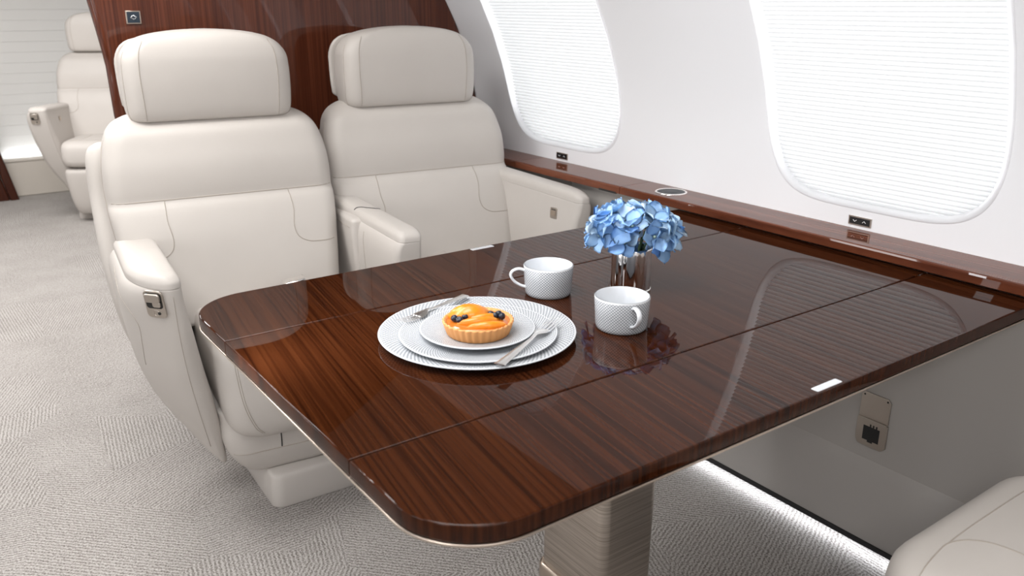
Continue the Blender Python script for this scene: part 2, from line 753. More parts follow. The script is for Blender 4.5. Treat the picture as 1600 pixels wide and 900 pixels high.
def window(n, cy, mirrored):
    root = empty('window_%d' % n, (0, 0, 0))
    tag(root, kind='structure')
    # rounded reveal lip
    bm = bmesh.new()
    prof = [(.004, -.0005), (.001, -.0035), (-.003, -.003), (-.007, .002), (-.009, .010), (-.010, .020), (-.0105, .034), (-.006, .040), (.02, .040)]
    rings = []
    for g, off in prof:
        ring = []
        for dy, ds in win_outline(grow=g):
            x, z = arc(WC_S + ds, off)
            ring.append((x, cy + dy, z))
        rings.append(ring)
    loft_rings(bm, rings, cap=False)
    if mirrored:
        mirror_bm(bm)
    link_mesh('window_frame', bm, M['reveal'], root)
    if mirrored:
        return                      # unseen far side, left unshaded to let more light in
    # pleated shade
    bm = bmesh.new()
    pitch_ = .0098
    s = WC_S - WH_S - .02
    rows = []
    k = 0
    while s < WC_S + WH_S + .02:
        x, z = arc(s, .0105 + (.008 if k % 2 else 0))
        rows.append([bm.verts.new((x, cy + yy, z)) for yy in np.linspace(-WH_Y + .0145, WH_Y - .0145, 3)])
        s += pitch_ * (.62 if k % 2 else .38)
        k += 1
    for a, b in zip(rows[:-1], rows[1:]):
        for i in range(2):
            bm.faces.new((a[i], a[i + 1], b[i + 1], b[i]))
    if mirrored:
        mirror_bm(bm)
    link_mesh('pleated_shade', bm, M['shade'], root, smooth=False)


k = 1
for mir in (False, True):
    for wy in WIN_Y:
        window(k, wy, mir)
        k += 1

# ceiling from arc top to arc top
bm = bmesh.new()
xs, zs = arc(S_TOP)
half = xs - MID
sec = []
for i in range(25):
    t = -1 + 2 * i / 24
    sec.append((MID + half * t, zs + .33 * (1 - abs(t) ** 2.3)))
for (xa, za), (xb, zb) in zip(sec[:-1], sec[1:]):
    bm.faces.new([bm.verts.new(p) for p in ((xa, Y0, za), (xa, Y1 + .1, za), (xb, Y1 + .1, zb), (xb, Y0, zb))])
bmesh.ops.remove_doubles(bm, verts=bm.verts, dist=1e-5)
ceil = tag(link_mesh('ceiling', bm, M['ceil']), kind='structure')
for i, (lx, ly) in enumerate(CEIL_FILLS):
    lo = link_mesh('added_light_panel', box_bm(-.52, .52, -.24, .24, -.006, .04, .004), M['ceil'], ceil, loc=(lx, ly, 1.69))  # unseen panel, made up to go with the added ceiling light
    link_mesh('added_diffuser', box_bm(-.49, .49, -.20, .20, -.012, -.005, .002), M['added_diffuser'], lo)

# front end of the cabin, behind the camera
tag(link_mesh('wall_front', box_bm(-1.4, 1.65, Y0 - .04, Y0, 0, 1.75), M['wall'], smooth=False), kind='structure')


# lower side panels (dado)
def dado(name, ya, yb, mirrored, parent=None):
    prof = [(1.545, .664), (1.55, .655), (1.552, .60), (1.553, .24), (1.5525, .218), (1.549, .212), (1.543, .196), (1.5305, .06), (1.529, .042), (1.60, .042), (1.60, .664)]
    bm = bmesh.new()
    loft_rings(bm, [[(x, y, z) for x, z in prof] for y in (ya + .0008, yb - .0008)])
    if mirrored:
        mirror_bm(bm)
    o = link_mesh(name, bm, M['dado'], parent, sharp=25)
    return o


wl = empty('wall_lower_right')
tag(wl, kind='structure')
for ya, yb in ((Y0, -.3), (-.3, 1.858), (1.858, 2.50), (2.50, Y1)):
    dado('panel', ya, yb, False, wl)
link_mesh('toe_rail', box_bm(1.524, 1.60, Y0, Y1, .031, .0415, .001), M['black'], wl, smooth=False)
link_mesh('led_strip', box_bm(1.537, 1.556, Y0 + .02, 2.40, .026, .0305), M['led'], wl, smooth=False)
link_mesh('back_rail', box_bm(1.575, 1.62, Y0, Y1, 0.0, .031), M['black'], wl, smooth=False)
wl2 = empty('wall_lower_left')
tag(wl2, kind='structure')
dado('panel', Y0, Y1, True, wl2)

# wooden side ledge in lengths
LED_T, LED_B = .685, .664


def ledge(ya, yb, parent, mirrored=False):
    prof = [(1.518, LED_B), (1.515, LED_B + .002), (1.515, LED_T - .005), (1.5165, LED_T - .0015), (1.520, LED_T), (1.63, LED_T), (1.63, LED_B)]
    bm = bmesh.new()
    loft_rings(bm, [[(x, y, z) for x, z in prof] for y in (ya + .0009, yb - .0009)])
    if mirrored:
        mirror_bm(bm)
    return link_mesh('ledge_board', bm, M['ledge_wood'], parent, sharp=8)


lg = empty('trim_1')
tag(lg, kind='structure')
for ya, yb in ((Y0, -.35), (-.35, 1.618), (1.618, 2.09), (2.09, 2.452)):
    ledge(ya, yb, lg)
link_mesh('finger_slot', box_bm(1.5146, 1.53, 1.632, 1.70, LED_B - .0008, LED_B + .0045), M['gap'], lg, smooth=False)
lg2 = empty('trim_2')
tag(lg2, kind='structure')
ledge(Y0, 2.45, lg2, True)

# bulkhead of lacquered wood behind the two seats
BY = 2.452


def bulk_left(z):
    return float(np.interp(z, [0, .35, .70, .86, .99, 1.07, 1.15, 1.4, 1.75], [.70, .60, .49, .472, .469, .459, .447, .405, .33]))


def bulk_right(z):
    if z < .664:
        return 1.56
    s = math.asin(min(1, max(0, (z - CZ)) / CR)) * CR
    if s < S_TOP:
        return arc(s)[0] + .004
    return max(.45, MID + half * max(0, 1 - (z - zs) / .33) ** (1 / 2.3))


zz = list(np.linspace(0.001, .66, 4)) + list(np.linspace(.668, 1.715, 34))
rings = [[(x, y, z) for x, y in rrect(bulk_left(z), bulk_right(z), BY, BY + .046, .021, 6)] for z in zz]
bh = link_mesh('wall_bulkhead', loft_rings(bmesh.new(), rings), M['bulk_wood'], sharp=60)
tag(bh, kind='structure')

# aft wall: pale horizontal boards, low bench, wooden door frame
wa = link_mesh('wall_aft', box_bm(-1.4, 1.66, 6.16, 6.22, 0, 1.75), M['aft'], smooth=False)
tag(wa, kind='structure')
pl = link_mesh('board', box_bm(.2, 1.6, 6.142, 6.162, .0002, .0622, .0012), M['aft'], wa, smooth=False)
pl.location.z = .235
for i in range(1, 23):
    c = pl.copy()
    COL.objects.link(c)
    c.location.z = .235 + .0625 * i
be = empty('storage_bench', (.95, 6.0, 0))
tag(be, 'low beige bench running along the foot of the pale boarded aft wall', 'bench')
link_mesh('body', box_bm(-.47, .6, .005, .14, 0, .215, .006), M['beige'], be)
link_mesh('lid', box_bm(-.472, .6, .0, .085, .2155, .228, .003), M['beige'], be)
link_mesh('led_strip', box_bm(-.45, .58, .105, .118, .216, .222), M['led_aft'], be, smooth=False)
# door frame
df = empty('door_1', (0, 5.93, 0))
tag(df, kind='structure')
for (xo, wd, th) in ((0, .05, .05), (-.052, .3, .03)):
    rings = []
    for z in np.linspace(0, 1.7, 18):
        xr = .522 + xo - (.19 * z if z < .9 else .19 * .9 + (z - .9) * .12)
        rings.append([(x, y, z) for x, y in rrect(xr - wd, xr, -th / 2, th / 2, .012, 4)])
    link_mesh('jamb' if xo == 0 else 'leaf', loft_rings(bmesh.new(), rings), M['dark_wood'], df, sharp=60)

# ------------------------------------------------------------------ seats


def make_latch(parent):
    """satin metal recline latch: plate, dark recess, lift handle, round button (faces -y)"""
    p = link_mesh('latch', slab_bm(rrect(-.020, .020, -.030, .026, .009, 5), -.0005, .003, .0012), M['nickel'], parent)
    link_mesh('latch_recess', slab_bm(rrect(-.0165, .0165, -.010, .0225, .006, 5), .003, .0036, .0002), M['gap'], p)
    link_mesh('latch_handle', slab_bm(rrect(-.0155, .0155, .004, .0215, .005, 5), .0036, .0095, .002), M['nickel'], p)
    link_mesh('latch_tongue', slab_bm(rrect(-.002, .0145, -.006, .006, .004, 5), .0036, .0082, .002), M['nickel'], p)
    link_mesh('latch_rim', tube_bm([(.006 * math.cos(a), -.020 + .006 * math.sin(a), .003) for a in np.linspace(0, 2 * PI, 17)[:-1]], .0011, 5, True), M['nickel'], p)
    link_mesh('latch_button', lathe_bm([(0, .0042), (.003, .0042), (.0032, .003)], 14), M['gap'], p).location = (.006, -.020, 0)
    return p


def make_plate(parent):
    """small recessed release plate"""
    p = link_mesh('release_plate', slab_bm(rrect(-.013, .013, -.015, .015, .002, 3), -.0004, .002, .0006), M['nickel'], parent)
    link_mesh('release_key', slab_bm(rrect(-.0085, .0085, -.0075, .0075, .001, 3), .002, .0038, .0006), M['champagne'], p)
    link_mesh('release_slot', slab_bm(rrect(-.0085, .0085, .0082, .0105, .0008, 3), .002, .0024, .0001), M['gap'], p)
    return p


def back_v0(z):
    return float(pchip([.40, .44, .56, .66, .69, .76, .84, .90], [.012, .020, .058, .100, .124, .136, .168, .200], [z])[0])


def make_seat(arms=('left', 'right'), front='skirt', hw=.170, topz=.445, head_dz=0.0, plinth=None, latch_arm='left', shell=(1, 1), cu=0.0, crad=.055):
    root = empty('cabin_seat')
    L = M['leather']
    # backrest
    hwr = [(.40, .236), (.44, .248), (.50, .256), (.56, .263), (.62, .270), (.67, .275), (.69, .2755), (.71, .276), (.76, .274), (.81, .266), (.845, .253), (.868, .233), (.882, .200), (.888, .160)]
    rows = []
    for i, (z, h) in enumerate(hwr):
        v0 = back_v0(z) + (.0035 if abs(z - .69) < .001 else 0)
        rnd = max(0, z - .845) * .75
        rows.append((z, -h, h, v0 + rnd, v0 + .125 - rnd * .6, .045))
    back = link_mesh('backrest', loft(rows, 4, 7), L, root)
    seam_on(back, [(-.266, 0, .690), (-.12, 0, .690), (0, 0, .690), (.12, 0, .690), (.266, 0, .690)], (0, 1, 0), .0012, n=10)
    for sg in (-1, 1):
        seam_on(back, [(sg * .150, 0, .689), (sg * .152, 0, .645), (sg * .146, 0, .605), (sg * .153, 0, .578), (sg * .178, 0, .563), (sg * .215, 0, .560), (sg * .245, 0, .561)], (0, 1, 0), .0011)
        seam_on(back, [(sg * .6, back_v0(z) + .05, z) for z in (.60, .66, .72, .78, .83)], (-sg, 0, 0), .0011)
    # hard shell behind the back
    rows = []
    for z, h in ((.26, .20), (.30, .250), (.42, .285), (.58, .300), (.70, .300), (.77, .297), (.80, .288), (.812, .270)):
        v0 = back_v0(max(z, .40)) + .115
        rows.append((z, -h * shell[0], h * shell[1], v0, v0 + .06, .028))
    sh = link_mesh('back_shell', loft(rows, 4, 6), L, root)
    # headrest
    rows = [(.8665, .170, .208, .292, .03), (.869, .184, .194, .303, .034), (.875, .192, .187, .309, .036), (.90, .198, .181, .314, .038), (.96, .200, .178, .316, .04), (1.01, .198, .180, .315, .04),
            (1.035, .189, .184, .312, .042), (1.055, .170, .190, .306, .042), (1.068, .143, .197, .300, .042), (1.077, .100, .207, .292, .04), (1.082, .050, .220, .278, .03), (1.0835, .012, .235, .262, .012)]
    head = link_mesh('headrest', loft([(z + head_dz, -h, h, a, b, r) for z, h, a, b, r in rows], 4, 8), L, root)
    for sg in (-1, 1):
        seam_on(head, [(sg * .158, 0, .868 + head_dz), (sg * .160, 0, .92 + head_dz), (sg * .162, 0, .98 + head_dz), (sg * .158, 0, 1.03 + head_dz), (sg * .146, 0, 1.058 + head_dz)], (0, 1, 0), .0010)
        seam_on(head, [(sg * .6, .21, .875 + head_dz), (sg * .6, .205, .94 + head_dz), (sg * .6, .207, 1.0 + head_dz), (sg * .6, .215, 1.035 + head_dz)], (-sg, 0, 0), .0009)
    rows = [(.885, .178, .318, .330, .008), (.90, .198, .317, .332, .008), (1.0, .203, .317, .332, .008), (1.035, .193, .314, .330, .008), (1.058, .165, .310, .326, .008), (1.068, .11, .305, .321, .008)]
    link_mesh('headrest_shell', loft([(z + head_dz, -h, h, a, b, r) for z, h, a, b, r in rows], 3, 4), L, root)
    link_mesh('headrest_post', box_bm(-.07, .07, .245, .275, .80, .90 + head_dz, .006), M['nickel'], root)
    # cushion
    dz = topz - .445
    k_ = hw / .170
    if front == 'skirt':
        low = [(.190, .100, -.225), (.198, .124, -.245), (.215, .143, -.256), (.25, .158, -.265), (.30, .166, -.270)]
    else:
        low = [(.305, .145, -.245), (.315, .160, -.262), (.34, .168, -.270)]
    rows = low + [(.36 + dz, .170, -.270), (.405 + dz, .170, -.264), (.428 + dz, .164, -.250), (.440 + dz, .150, -.228), (topz, .120, -.195)]
    cush = link_mesh('cushion', loft([(z, cu - h * k_, cu + h * k_, v, .13 - max(0, z - .40 - dz), crad) for z, h, v in rows], 4, 8), L, root)
    if front == 'skirt':
        for dx in (0, .0045):
            for sg in (-1, 1):
                seam_on(cush, [(cu + k_ * sg * q - sg * dx, 0, zq) for q, zq in ((.132, .425), (.128, .36), (.118, .29), (.098, .235), (.080, .212))], (0, 1, 0), .0009)
    else:
        seam_on(cush, [(-.21, -.197, 1), (-.165, -.202, 1), (-.128, -.204, 1), (-.10, -.190, 1), (-.078, -.160, 1), (-.07, -.10, 1), (-.07, 0, 1)][::1], (0, 0, -1), .0011)
        seam_on(cush, [(.21, -.197, 1), (.165, -.202, 1), (.128, -.204, 1), (.10, -.190, 1), (.078, -.160, 1), (.07, -.10, 1), (.07, 0, 1)], (0, 0, -1), .0011)
        seam_on(cush, [(-.128, -.204, 1), (-.06, -.206, 1), (0, -.206, 1), (.06, -.206, 1), (.128, -.204, 1)], (0, 0, -1), .0011)
        for sg in (-1, 1):
            for zq in (.40, .394):
                seam_on(cush, [(sg * .9, t, zq + dz) for t in (-.20, -.14, -.07, 0, .07)], (-sg, 0, 0), .0009)
    # lower front
    if front == 'skirt':
        rows = [(.083, .085, -.185, .15, .03), (.088, .098, -.197, .16, .035), (.11, .118, -.208, .17, .04), (.15, .140, -.220, .17, .045), (.20, .151, -.226, .17, .045), (.262, .152, -.228, .17, .045)]
        skirt = link_mesh('seat_pan', loft([(z, cu * .8 - h, cu * .8 + h, a, b, r) for z, h, a, b, r in rows], 4, 6), L, root)
        seam_on(skirt, [(0.0, 0, .205), (.001, 0, .17), (.001, 0, .150)], (0, 1, 0), .0016, material=M['gap'])
        seam_on(skirt, [(t, 0, .148) for t in np.linspace(-.128, .128, 9)], (0, 1, 0), .0013, n=3)
    else:
        rows = [(.035, .115, -.20, -.10, .03), (.045, .130, -.225, -.10, .035), (.08, .145, -.243, -.09, .04), (.16, .158, -.255, -.08, .04), (.27, .165, -.262, -.07, .04), (.288, .160, -.256, -.075, .04), (.296, .14, -.24, -.09, .03)]
        link_mesh('leg_rest', loft([(z, -h * k_, h * k_, a, b, r) for z, h, a, b, r in rows], 4, 6), L, root)
        link_mesh('seat_pan', box_bm(-.15, .15, -.15, .18, .10, .31, .01), M['gap'], root)
    px0, px1, py0, py1 = (plinth or (-.16, .16, -.16, .16))[:4]
    pr = [(0.0, 0), (.004, -.001), (.06, .002), (.076, .004), (.083, .009), (.0855, .018)]
    pin = link_mesh('plinth', loft([(z, px0 + d, px1 - d, py0 + d, py1 - d, .028) for z, d in pr], 3, 6), L, root)
    if plinth:
        pin.location = (plinth[4], plinth[5], 0)
        pin.rotation_euler.z = R(4.5)
    # arms
    arm_rows = [(.103, -.146, -.131, -.095, .05, .006), (.112, -.158, -.130, -.108, .07, .010), (.14, -.182, -.132, -.122, .10, .016), (.20, -.216, -.138, -.147, .14, .022), (.30, -.264, -.151, -.186, .17, .030),
                (.40, -.291, -.168, -.217, .19, .034), (.50, -.303, -.184, -.243, .20, .024), (.56, -.306, -.194, -.257, .20, .022), (.585, -.302, -.197, -.262, .20, .022), (.601, -.292, -.198, -.264, .20, .022), (.606, -.280, -.205, -.255, .19, .02)]
    pad_rows = [(.601, -.284, -.203, -.257, .19, .02), (.603, -.2905, -.1975, -.265, .20, .022), (.613, -.290, -.1975, -.264, .20, .022), (.622, -.285, -.201, -.257, .20, .022), (.628, -.277, -.208, -.245, .19, .02), (.6305, -.266, -.218, -.23, .18, .018)]
    for side in arms:
        du, dv, dz2 = {'left': (.014 if front == 'skirt' else 0, -.052 if front == 'skirt' else 0, -.008), 'left_narrow': (.002, 0, .004), 'right': (.034, .040, .034) if front == 'skirt' else (0, 0, 0)}[side]
        splay = {'left': 0.0, 'left_narrow': .12, 'right': .22}[side] if front == 'skirt' else 0
        narrow = side.endswith('narrow')
        sg = 1 if side.startswith('left') else -1

        def warp(x, y, z, sg=sg, narrow=narrow, side=side):
            zz_ = z + (-.04 if side == 'left' else .06) * (y + .1) * min(1, max(0, (z - .4) / .2))
            if narrow:
                x = -.200 + (x + .200) * .66
                x -= .015
            if sg < 0 and front == 'skirt':
                x = -.198 + (x + .198) * .62
            x2 = sg * x + du + splay * max(-.15, .05 - y)
            return (x2, y + dv, zz_ + dz2 * min(1, max(0, (z - .1) / .4)))
        arm = link_mesh('armrest', loft(arm_rows, 4, 10, warp, fo={'left': (.098, .175) if front == 'skirt' else None, 'right': (.05, .07)}.get(side)), L, root)
        pad = link_mesh('arm_pad', loft(pad_rows, 4, 10, warp, fo={'left': (.098, .175) if front == 'skirt' else None, 'right': (.05, .07)}.get(side)), L, arm)
        if narrow:
            rows = [(.22, -.250, -.20, -.03, .18, .015), (.40, -.272, -.19, -.045, .2, .015), (.585, -.284, -.185, -.055, .2, .015), (.606, -.284, -.185, -.055, .2, .015), (.615, -.279, -.19, -.049, .19, .015), (.6195, -.268, -.20, -.036, .18, .015)]
            cons = link_mesh('arm_console', loft(rows, 4, 6), L, root)
            seam_on(cons, [(-.9, t, .590) for t in (-.03, .02, .07, .12)], (1, 0, 0), .0009)
            seam_on(arm, [(-.9, -.085 + dv, z) for z in (.59, .52, .44, .38)], (1, 0, 0), .0009)
            seam_on(pad, [(t, -.055 + .9 * abs(t + .213), 1) for t in (-.262, -.250, -.238, -.225, -.212, -.20, -.19)], (0, 0, -1), .0013, material=M['gap'])
        else:
            seam_on(arm, [(-sg * .9, q + dv, zq) for q, zq in ((-.13, .40), (-.158, .46), (-.17, .515), (-.12, .548), (-.02, .565), (.06, .575))], (sg, 0, 0), .0008)
            seam_on(arm, [(sg * -.203, 0, .585), (sg * -.199, 0, .50), (sg * -.190, 0, .40), (sg * -.172, 0, .28), (sg * -.152, 0, .17)], (0, 1, 0), .0008)
        if side == latch_arm:
            la = make_latch(root)
            tree = BVHTree.FromPolygons([v.co for v in arm.data.vertices], [p.vertices for p in arm.data.polygons])
            nd = Vector((sg * -.42, -.90, .0))
            hit = tree.ray_cast(Vector((sg * -.229 + du, -.200 + dv, .573)) + nd * .4, -nd)
            la.location = hit[0] + hit[1] * .0015
            la.scale = (1.12, 1.08, 1)
            la.rotation_mode = 'QUATERNION'
            la.rotation_quaternion = hit[1].to_track_quat('Z', 'Y')
        if side == 'right':
            rp = make_plate(root)
            tree = BVHTree.FromPolygons([v.co for v in arm.data.vertices], [p.vertices for p in arm.data.polygons])
            hit = tree.ray_cast(Vector((0, -.170 + dv, .552 + dz2)), Vector((1, 0, 0)))
            rp.location = hit[0] + hit[1] * .0006
            rp.rotation_mode = 'QUATERNION'
            rp.rotation_quaternion = hit[1].to_track_quat('Z', 'Y')
        if side == 'left' and front != 'skirt':
            rp = make_plate(root)
            tree = BVHTree.FromPolygons([v.co for v in arm.data.vertices], [p.vertices for p in arm.data.polygons])
            hit = tree.ray_cast(Vector((0, -.10, .55)), Vector((-1, 0, 0)))
            rp.location = hit[0] + hit[1] * .0006
            rp.rotation_mode = 'QUATERNION'
            rp.rotation_quaternion = hit[1].to_track_quat('Z', 'Y')
    return root


SROT = R(-7)
seat1 = make_seat(arms=('left',), plinth=(0, .32, 0, .38, -.034, -.246), shell=(1.02, .86), hw=.158, cu=.028)
seat1.location = (.622, 1.976, 0)
seat1.rotation_euler.z = SROT
tag(seat1, 'cream leather seat nearest the aisle with a metal latch on its armrest front', 'seat', 'cabin seats')
seat2 = make_seat(arms=('left_narrow', 'right'), latch_arm='none', plinth=(0, .30, 0, .38, -.14, -.246), shell=(.87, .9), hw=.158, cu=.01)
seat2.location = (1.188, 1.972, 0)
seat2.rotation_euler.z = SROT
tag(seat2, 'cream leather seat by the side wall, between two armrests', 'seat', 'cabin seats')
seat3 = make_seat(arms=('left', 'right'), front='legrest', head_dz=.02)
seat3.location = (.938, 5.22, 0)
seat3.rotation_euler.z = R(-28)
tag(seat3, 'cream leather seat in the background, in front of the boarded wall', 'seat', 'cabin seats')
seat4 = make_seat(arms=(), front='legrest', hw=.225, topz=.425, crad=.085)
seat4.location = (1.216, .258, 0)
seat4.rotation_euler.z = PI
tag(seat4, 'cream leather seat in the bottom right corner, facing the table', 'seat', 'cabin seats')

# ------------------------------------------------------------------ seat belts lying on the cushions


def buckle(loc, rz, label):
    o = empty('seat_belt', loc, rz)
    o.rotation_euler.y = R(-9)
    tag(o, label, 'seat belt', 'seat belts')
    link_mesh('webbing', box_bm(-.075, .012, -.018, .018, -.003, .001, .001), M['beige'], o)
    b = link_mesh('buckle', box_bm(.0, .055, -.020, .020, .001, .016, .004), M['steel'], o)
    link_mesh('buckle_face', box_bm(.006, .05, -.0215, .0, .003, .013, .002), M['black'], b)
    return o


# ------------------------------------------------------------------ table
TZ = .66
table = empty('dining_table', (.92, 1.0, 0))
tag(table, 'glossy dark wood table with three leaves on a brushed metal column', 'table')
TX0, TX1 = .337, 1.5305
YS = [.577, .7785, 1.2065, 1.421]
GAP = .0011


def leaf_outline(i, inset=0.0):
    y0, y1 = YS[i] + (GAP if i > 0 else 0) + inset, YS[i + 1] - (GAP if i < 2 else 0) - inset
    x0, x1 = TX0 + inset, TX1 - inset
    rad = .098 - inset
    pts = []
    if i == 0:
        for q in range(15):
            a = R(180 + 90 * q / 14)
            pts.append((x0 + rad + rad * math.cos(a), y0 + rad + rad * math.sin(a)))
        pts += [(x1, y0), (x1, y1), (x0, y1)]
    elif i == 2:
        for q in range(15):
            a = R(90 + 90 * q / 14)
            pts.append((x0 + rad + rad * math.cos(a), y1 - rad + rad * math.sin(a)))
        pts += [(x0, y0), (x1, y0), (x1, y1)]
    else:
        pts = [(x0, y0), (x1, y0), (x1, y1), (x0, y1)]
    return [(x - .92, y - 1.0) for x, y in pts]


for i in range(3):
    lf = link_mesh('table_leaf', slab_bm(leaf_outline(i), TZ - .0215, TZ, .0022), M['wood'], table, sharp=40)
    link_mesh('edge_trim', slab_bm(leaf_outline(i, -.0012), TZ - .0250, TZ - .0218, .0008), M['champagne'], lf, sharp=40)
    link_mesh('underside', slab_bm(leaf_outline(i, .02), TZ - .034, TZ - .0252, .001), M['dado'], lf, sharp=40)
for (ya, yb) in ((.5805, .5925), (1.4045, 1.4165)):
    link_mesh('hinge_plate', slab_bm(rrect(.912 - .92, .966 - .92, ya - 1, yb - 1, .002, 3), TZ - .001, TZ + .0007, .0004), M['plate_mark'], table)
for gx in (1.528, ):
    for gy in YS[1:3]:
        link_mesh('hinge_pin', box_bm(1.505 - .92, 1.512 - .92, gy - 1 - .0012, gy - 1 + .0012, TZ - .004, TZ + .0006), M['steel'], table, smooth=False)
col_rows = [(.10, .060, .086), (.60, .065, .090)]
link_mesh('column', loft([(z, -.058 - .012, a - .002, -b + .0, b + .0, .018) for z, a, b in col_rows], 2, 6), M['brushed'], table, sharp=50)
link_mesh('column_sleeve', loft([(.02, -.078, .066, -.096, .096, .026), (.112, -.078, .066, -.096, .096, .026), (.123, -.077, .065, -.095, .095, .026), (.127, -.072, .060, -.090, .090, .022)], 3, 6), M['champagne'], table, sharp=50)
link_mesh('column_head', loft([(.590, -.079, .072, -.099, .099, .02), (.626, -.079, .072, -.099, .099, .02)], 2, 6), M['steel'], table, sharp=50)
link_mesh('floor_plate', loft([(0, -.115, .085, -.135, .135, .03), (.014, -.115, .085, -.135, .135, .03), (.02, -.108, .078, -.128, .128, .03)], 2, 6), M['champagne'], table, sharp=50)

# ------------------------------------------------------------------ crockery
M['dots_plate'] = dotted('dotted_plate_glaze', 'polar', 120)


def plate(name, x, y, z, r, label, h=.012):
    pm = M['dots_plate']
    prof = [(0, .003), (r * .55, .003), (r * .66, .0045), (r * .95, h - .0006), (r * .99, h), (r, h - .0008), (r * .995, h - .002), (r * .68, .0018), (r * .60, 0), (r * .52, 0), (r * .5, .001), (0, .001)]
    o = link_mesh(name, lathe_bm(prof, 96), pm, None, loc=(x, y, z))
    tag(o, label, 'plate', 'stacked dotted plates')
    rim = link_mesh('rim', lathe_bm([(r * .982, h - .0003), (r * .99, h + .0003), (r + .0003, h - .0008), (r * .992, h - .0022)], 96), M['porcelain'], o)
    return o


plate('charger_plate', .657, 1.002, TZ, .150, 'largest dotted white plate, lowest of the stack of three', .013)
plate('dinner_plate', .648, .986, TZ + .0042, .1185, 'middle sized dotted white plate between the other two', .0135)
plate('dessert_plate', .653, .996, TZ + .0074, .087, 'smallest dotted white plate, topmost, under the fruit tart', .0125)
PZ = TZ + .0137

# cups


def cup(x, y, rz, label):
    o = empty('tea_cup', (x, y, TZ), rz)
    tag(o, label, 'cup', 'dotted white cups')
    cm = M.get('dots_cup') or dotted('dotted_cup_glaze', 2 * PI / .0048, 52, band=.0507)
    M['dots_cup'] = cm
    H, ro, rb = .0535, .0435, .0405
    prof = [(0, .0012), (rb * .8, .0012), (rb * .82, 0), (rb * .90, 0), (rb * .975, .0025), (rb + .0004, .008), (rb + .0018, .03), (ro, H - .001), (ro - .0006, H), (ro - .0016, H), (ro - .0024, H - .0012), (rb - .001, .02), (rb - .004, .008), (rb - .012, .0045), (0, .004)]
    link_mesh('bowl', lathe_bm(prof[:10], 72), cm, o)
    link_mesh('inner_glaze', lathe_bm(prof[8:], 72), M['porcelain'], o)
    pts = smooth_path([(.039, 0, .0435), (.052, 0, .0482), (.0635, 0, .045), (.067, 0, .037), (.061, 0, .0265), (.050, 0, .0185), (.039, 0, .0145)], 7)
    bm = tube_bm(pts, .0026, 10)
    for v in bm.verts:
        v.co.y *= 1.55
    link_mesh('handle', bm, M['porcelain'], o)
    return o


cup(.871, 1.101, R(156), 'dotted white cup beside the far rim of the plates, handle pointing at the tart')
cup(.863, .905, R(250), 'dotted white cup in front of the vase, handle turned to the viewer')

# tart
TX, TY = .653, .994
tart = empty('fruit_tart', (TX, TY, TZ + .0106))
tag(tart, 'round fluted pastry tart topped with glazed peach slices and blueberries', 'tart')
bm = bmesh.new()
n = 160
prof = [(.0, .0), (.0445, .0), (.0465, .002), (.0525, .0195), (.0530, .021), (.0520, .0225), (.0495, .0215), (.0485, .017), (0, .017)]
rings = []
for r, z in prof:
    ring = []
    for i in range(n):
        a = 2 * PI * i / n
        fl = (.0027 * abs(math.sin(16 * a)) - .0012) * (1 if .0015 < z < .0218 and r > .046 else 0)
        ring.append((max(r, .0002) * math.cos(a) + fl * math.cos(a), max(r, .0002) * math.sin(a) + fl * math.sin(a), z))
    rings.append(ring)
loft_rings(bm, rings)
link_mesh('crust', bm, M['crust'], tart)
link_mesh('filling', lathe_bm([(0, .0195), (.03, .0195), (.0488, .0188), (.0492, .016)], 48), M['glaze'], tart)


def slice_bm(L, W, H):
    """crescent wedge of peach"""
    bm = bmesh.new()
    rings = []
    for i in range(13):
        t = i / 12
        s = math.sin(PI * min(1, max(0, t))) ** .55
        s = max(s, .06)
        x = (t - .5) * L
        bend = -.10 * L * (1 - (2 * t - 1) ** 2)
        rings.append([(x, bend + W * s * math.cos(a) * .5, max(0, H * s * math.sin(a)) if math.sin(a) > 0 else -.002) for a in np.linspace(0, 2 * PI, 13)[:-1]])
    return loft_rings(bm, rings)


# view axes on the table: right-hand image direction and depth direction
VR = Vector((math.cos(yaw), -math.sin(yaw), 0))
VD = Vector((math.sin(yaw), math.cos(yaw), 0))


def tloc(a, b, z):
    p = VR * a + VD * b
    return (p.x, p.y, z)


for (a, b, z, L, W, H, rot, tilt) in ((-.014, .019, .0195, .066, .038, .022, 6, 0), (.008, .006, .0195, .060, .0125, .011, 16, 0), (.000, -.008, .0195, .066, .0125, .011, 15, 0),
                                      (.014, -.023, .0195, .060, .0135, .0095, 12, 0), (.026, .022, .0185, .03, .014, .008, 4, 0)):
    s = link_mesh('peach_slice', slice_bm(L, W, H), M['peach'], tart)
    s.location = tloc(a, b, z)
    s.rotation_euler = (0, 0, -yaw + R(rot))
berry = link_mesh('blueberry', lathe_bm([(0, -.0052), (.003, -.0045), (.0052, -.001), (.0056, .001), (.0045, .004), (.0026, .0052), (.0022, .0046), (0, .0042)], 16), M['berry'], tart)
bl = [(-.035, -.006, .0245), (-.027, -.013, .0245), (-.019, -.002, .0255), (.031, .012, .025), (.026, .006, .0245), (.036, .004, .0245), (.019, .012, .0245)]
for i, (a, b, z) in enumerate(bl):
    o = berry if i == 0 else berry.copy()
    if i:
        COL.objects.link(o)
    o.location = tloc(a, b, z)
    o.rotation_euler = (random.uniform(-.6, .6), random.uniform(-.6, .6), 0)


# forks


